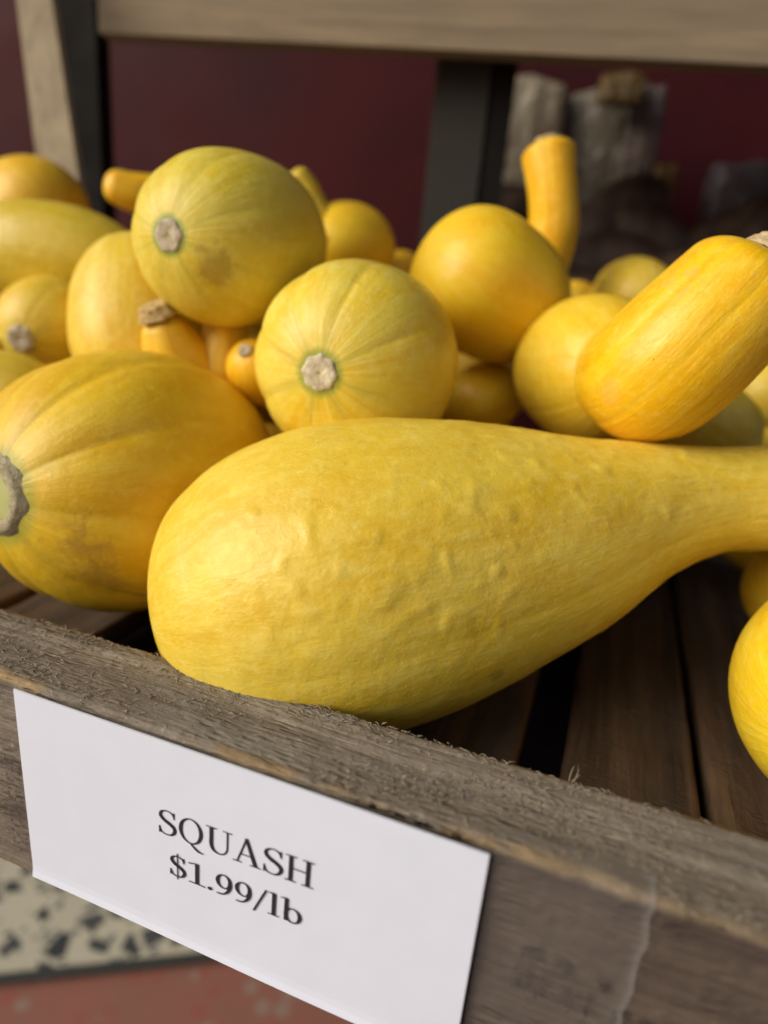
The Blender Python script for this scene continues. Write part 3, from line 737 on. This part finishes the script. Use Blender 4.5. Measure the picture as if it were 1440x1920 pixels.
# bars carrying the crate
plain_box('support_bar', (CR0 + .3, CR0 + .55, 1.10, 4.2, -1.82, -1.683), BLK, rack)
plain_box('support_bar', (1.5, 1.75, 1.10, 4.2, -1.82, -1.683), BLK, rack)
plain_box('cross_bar', (-.6, 6.9, .12, .28, -1.96, -1.80), BLK, rack, rk)
# leaning wooden strip
d = 3.75; a0, a1 = at(22, -60, d), at(90, -60, d); b0, b1 = at(90, 480, d), at(172, 480, d)
ext = [a0 + (a0 - b0) * .6, a1 + (a1 - b1) * .6, b1 + (b1 - a1) * 1.6, b0 + (b0 - a0) * 1.6]
nrm = (a1 - a0).cross(b0 - a0).normalized() * .07
if nrm.y < 0: nrm = -nrm
P = [p for p in ext] + [p + nrm for p in ext]
me = mesh_from([W(p) for p in P], [(0, 1, 2, 3), (4, 7, 6, 5), (0, 4, 5, 1), (1, 5, 6, 2), (2, 6, 7, 3), (3, 7, 4, 0)], False)
bm = bmesh.new(); bm.from_mesh(me); bmesh.ops.bevel(bm, geom=bm.edges[:], offset=.001, segments=2, affect='EDGES'); bmesh.ops.recalc_face_normals(bm, faces=bm.faces); bm.to_mesh(me); bm.free()
tag(link_mesh('wood_strip', me, wood_mat('tan_strip', (.42, .34, .22), (.32, .26, .17), 2, 40, speck=.1, bump=.3)), 'pale tan wooden strip leaning beside the black left post', 'wood strip')

# ---------------------------------------------------------------- wall and what stands in front of it
T = NT('maroon_paint'); o = T.obj()
wallm = T.set(Base_Color=T.mix(T.ramp(T.noise(o, 3.2, 3), .35, .65), (.055, .0065, .008), (.038, .0060, .008)), Roughness=T.ramp(T.noise(o, 6, 3), .3, .7, .5, .65), Specular_IOR_Level=.12, Normal=T.bump(T.noise(o, 240, 3), .15, .001))
w = plain_box('maroon_wall', (-12, 30, 3.6, 3.9, -K, 22), wallm, None, rk)
tag(w, 'dark maroon painted wall behind the rack', 'wall')
aw = plain_box('added_canopy', (-12, 30, -6, 3.59, 15, 15.4), wallm, None, rk); tag(aw, 'unseen maroon canopy added above the rack to shade wall and squash', 'canopy')  # added out of view, blocks sky light so wall and squash darken
# low table with dark tubers and pale bags
T = NT('dark_table'); tm = T.set(Base_Color=(.03, .022, .018), Roughness=.6)
table = empty('back_table', rk(Vector((4.4, 2.2, -K))), 'dark low stand behind the rack carrying the brown roots', 'stand')
plain_box('table_top', (2.2, 8.2, 1.0, 3.3, -.62, -.5), tm, table, rk)
for sx in (2.3, 8.0):
    for ty in (1.1, 3.1): plain_box('leg', (sx, sx + .1, ty, ty + .1, -K, -.625), tm, table, rk)
T = NT('tuber'); o = T.obj()
tub = T.set(Base_Color=T.mix(T.ramp(T.noise(o, 40, 5), .4, .65), (.050, .026, .018), (.095, .060, .038)), Roughness=.65, Normal=T.bump(T.noise(o, 120, 4), .4, .002))
rnd = random.Random(5)
def tuber(px, py, d, r, L, ang, lab):
    C = at(px, py, d); ax = (EH * math.cos(ang) + Vector((0, 0, 1)) * math.sin(ang) + NH * rnd.uniform(-.2, .2)).normalized(); rings = []
    b = r / F * d; a = L / F * d; sd_ = rnd.random() * 9
    for k in range(30):
        th = math.pi * (.015 + .97 * k / 29); x = math.cos(th)
        rings.append((C + ax * a * x + Vector((0, 0, .10 * b * math.sin(x * 3 + sd_))), max(b * (1 - x * x) ** .62, .003)))
    me = sweep_body(rings, 40, 0, 0, 0, 1.5, sd_, W(C)); o = link_mesh('sweet_potato', me, tub, None, W(C))
    tag(o, lab, 'root vegetable', 'brown roots on the stand behind the rack')
for args in [(1150, 420, 5.6, 62, 110, .75, 'dark brown root leaning just right of the upright orange neck'), (1130, 500, 5.3, 55, 120, .3, 'dark brown root lowest in the gap right of the upright neck'),
             (1225, 470, 5.5, 58, 120, -.7, 'dark brown root sloping down behind the crookneck'), (960, 385, 5.9, 40, 80, .1, 'dark root showing left of the upright neck'),
             (1345, 440, 5.4, 36, 150, .55, 'long dark root sloping up behind the crookneck top'), (1440, 430, 5.4, 48, 110, .6, 'dark root at the right edge'), (1060, 560, 5.3, 60, 130, .1, 'dark root at the bottom of the pile'),
             (1290, 520, 5.2, 60, 140, .2, 'dark root hidden low behind the crookneck')]: tuber(*args)
def bag_mat(name, c, rough=.3, tr=.0):
    T = NT(name); return T.set(Base_Color=T.mix(T.noise(T.obj(), 22, 4), c, tuple(x * .7 for x in c)), Roughness=rough, Normal=T.bump(T.noise(T.obj(), 40, 4, .6, 1.5), .8, .01))
def bag(px0, px1, py0, py1, t, dep, mat, name, lab, cat, wob=.06):
    s0, zt = s_at(px0, py0, t); s1, _ = s_at(px1, py0, t); zb_ = s_at((px0 + px1) / 2, py1, t)[1]
    n = 26; V = []; Fc = []
    for i in range(n + 1):
        v = i / n
        for j in range(40):
            a = 2 * math.pi * j / 40; c_, s_ = math.cos(a), math.sin(a)
            sq = 1 / max(abs(c_), abs(s_)) ** .75
            k = .92 + .08 * math.sin(v * math.pi) - (.12 * sstep(.95, 1, v))
            q = Vector((c_ * 2, s_ * 2, v * 3 + px0)); w_ = wob * (noise.noise(q) + .6 * noise.noise(q * 2.5 + Vector((0, 0, j * .02)))) + wob * .5 * math.sin(a * 9 + noise.noise(q) * 4)
            V.append(Vector(((s0 + s1) / 2 + (s1 - s0) / 2 * (k * c_ * sq + w_), t + dep / 2 + dep / 2 * k * s_ * sq + dep * w_ * .5, lerp(zb_, zt, v) + .03 * math.sin(a * 3 + px0) * v)))
    for i in range(n):
        for j in range(40): k = (j + 1) % 40; Fc.append((i * 40 + j, i * 40 + k, (i + 1) * 40 + k, (i + 1) * 40 + j))
    Fc.append(tuple(range(40))); Fc.append(tuple(reversed(range(n * 40, n * 40 + 40))))
    c0 = rk(Vector(((s0 + s1) / 2, t + dep / 2, zb_)))
    o = link_mesh(name, mesh_from([rk(v) - c0 for v in V], Fc), mat, None, c0)
    bm = bmesh.new(); bm.from_mesh(o.data); bmesh.ops.recalc_face_normals(bm, faces=bm.faces); bm.to_mesh(o.data); bm.free()
    return tag(o, lab, cat)
bag(950, 1075, 140, 400, 2.3, .5, bag_mat('bag_cream', (.27, .225, .15)), 'paper_bag', 'blurred cream bag just right of the middle post', 'bag')
bag(1062, 1205, 165, 420, 2.5, .5, bag_mat('bag_grey', (.22, .19, .14)), 'paper_bag', 'blurred grey bag behind the upright orange neck', 'bag')
bag(1190, 1262, 150, 400, 2.4, .4, bag_mat('bag_mauve', (.12, .085, .07)), 'paper_bag', 'blurred mauve brown bag right of the grey one', 'bag')
bag(1130, 1220, 135, 190, 2.2, .2, bag_mat('label_gold', (.13, .075, .012), .5), 'gold_packet', 'small gold packet on top of the blurred bags', 'packet', .03)
bag(1235, 1275, 310, 420, 2.0, .3, bag_mat('packet_olive', (.14, .09, .02), .5), 'olive_packet', 'small olive packet above the dark roots', 'packet', .05)
bag(1350, 1480, 300, 420, 2.0, .4, bag_mat('box_grey', (.11, .095, .11), .4), 'carton', 'dark grey carton at the right edge above the roots', 'carton', .01)
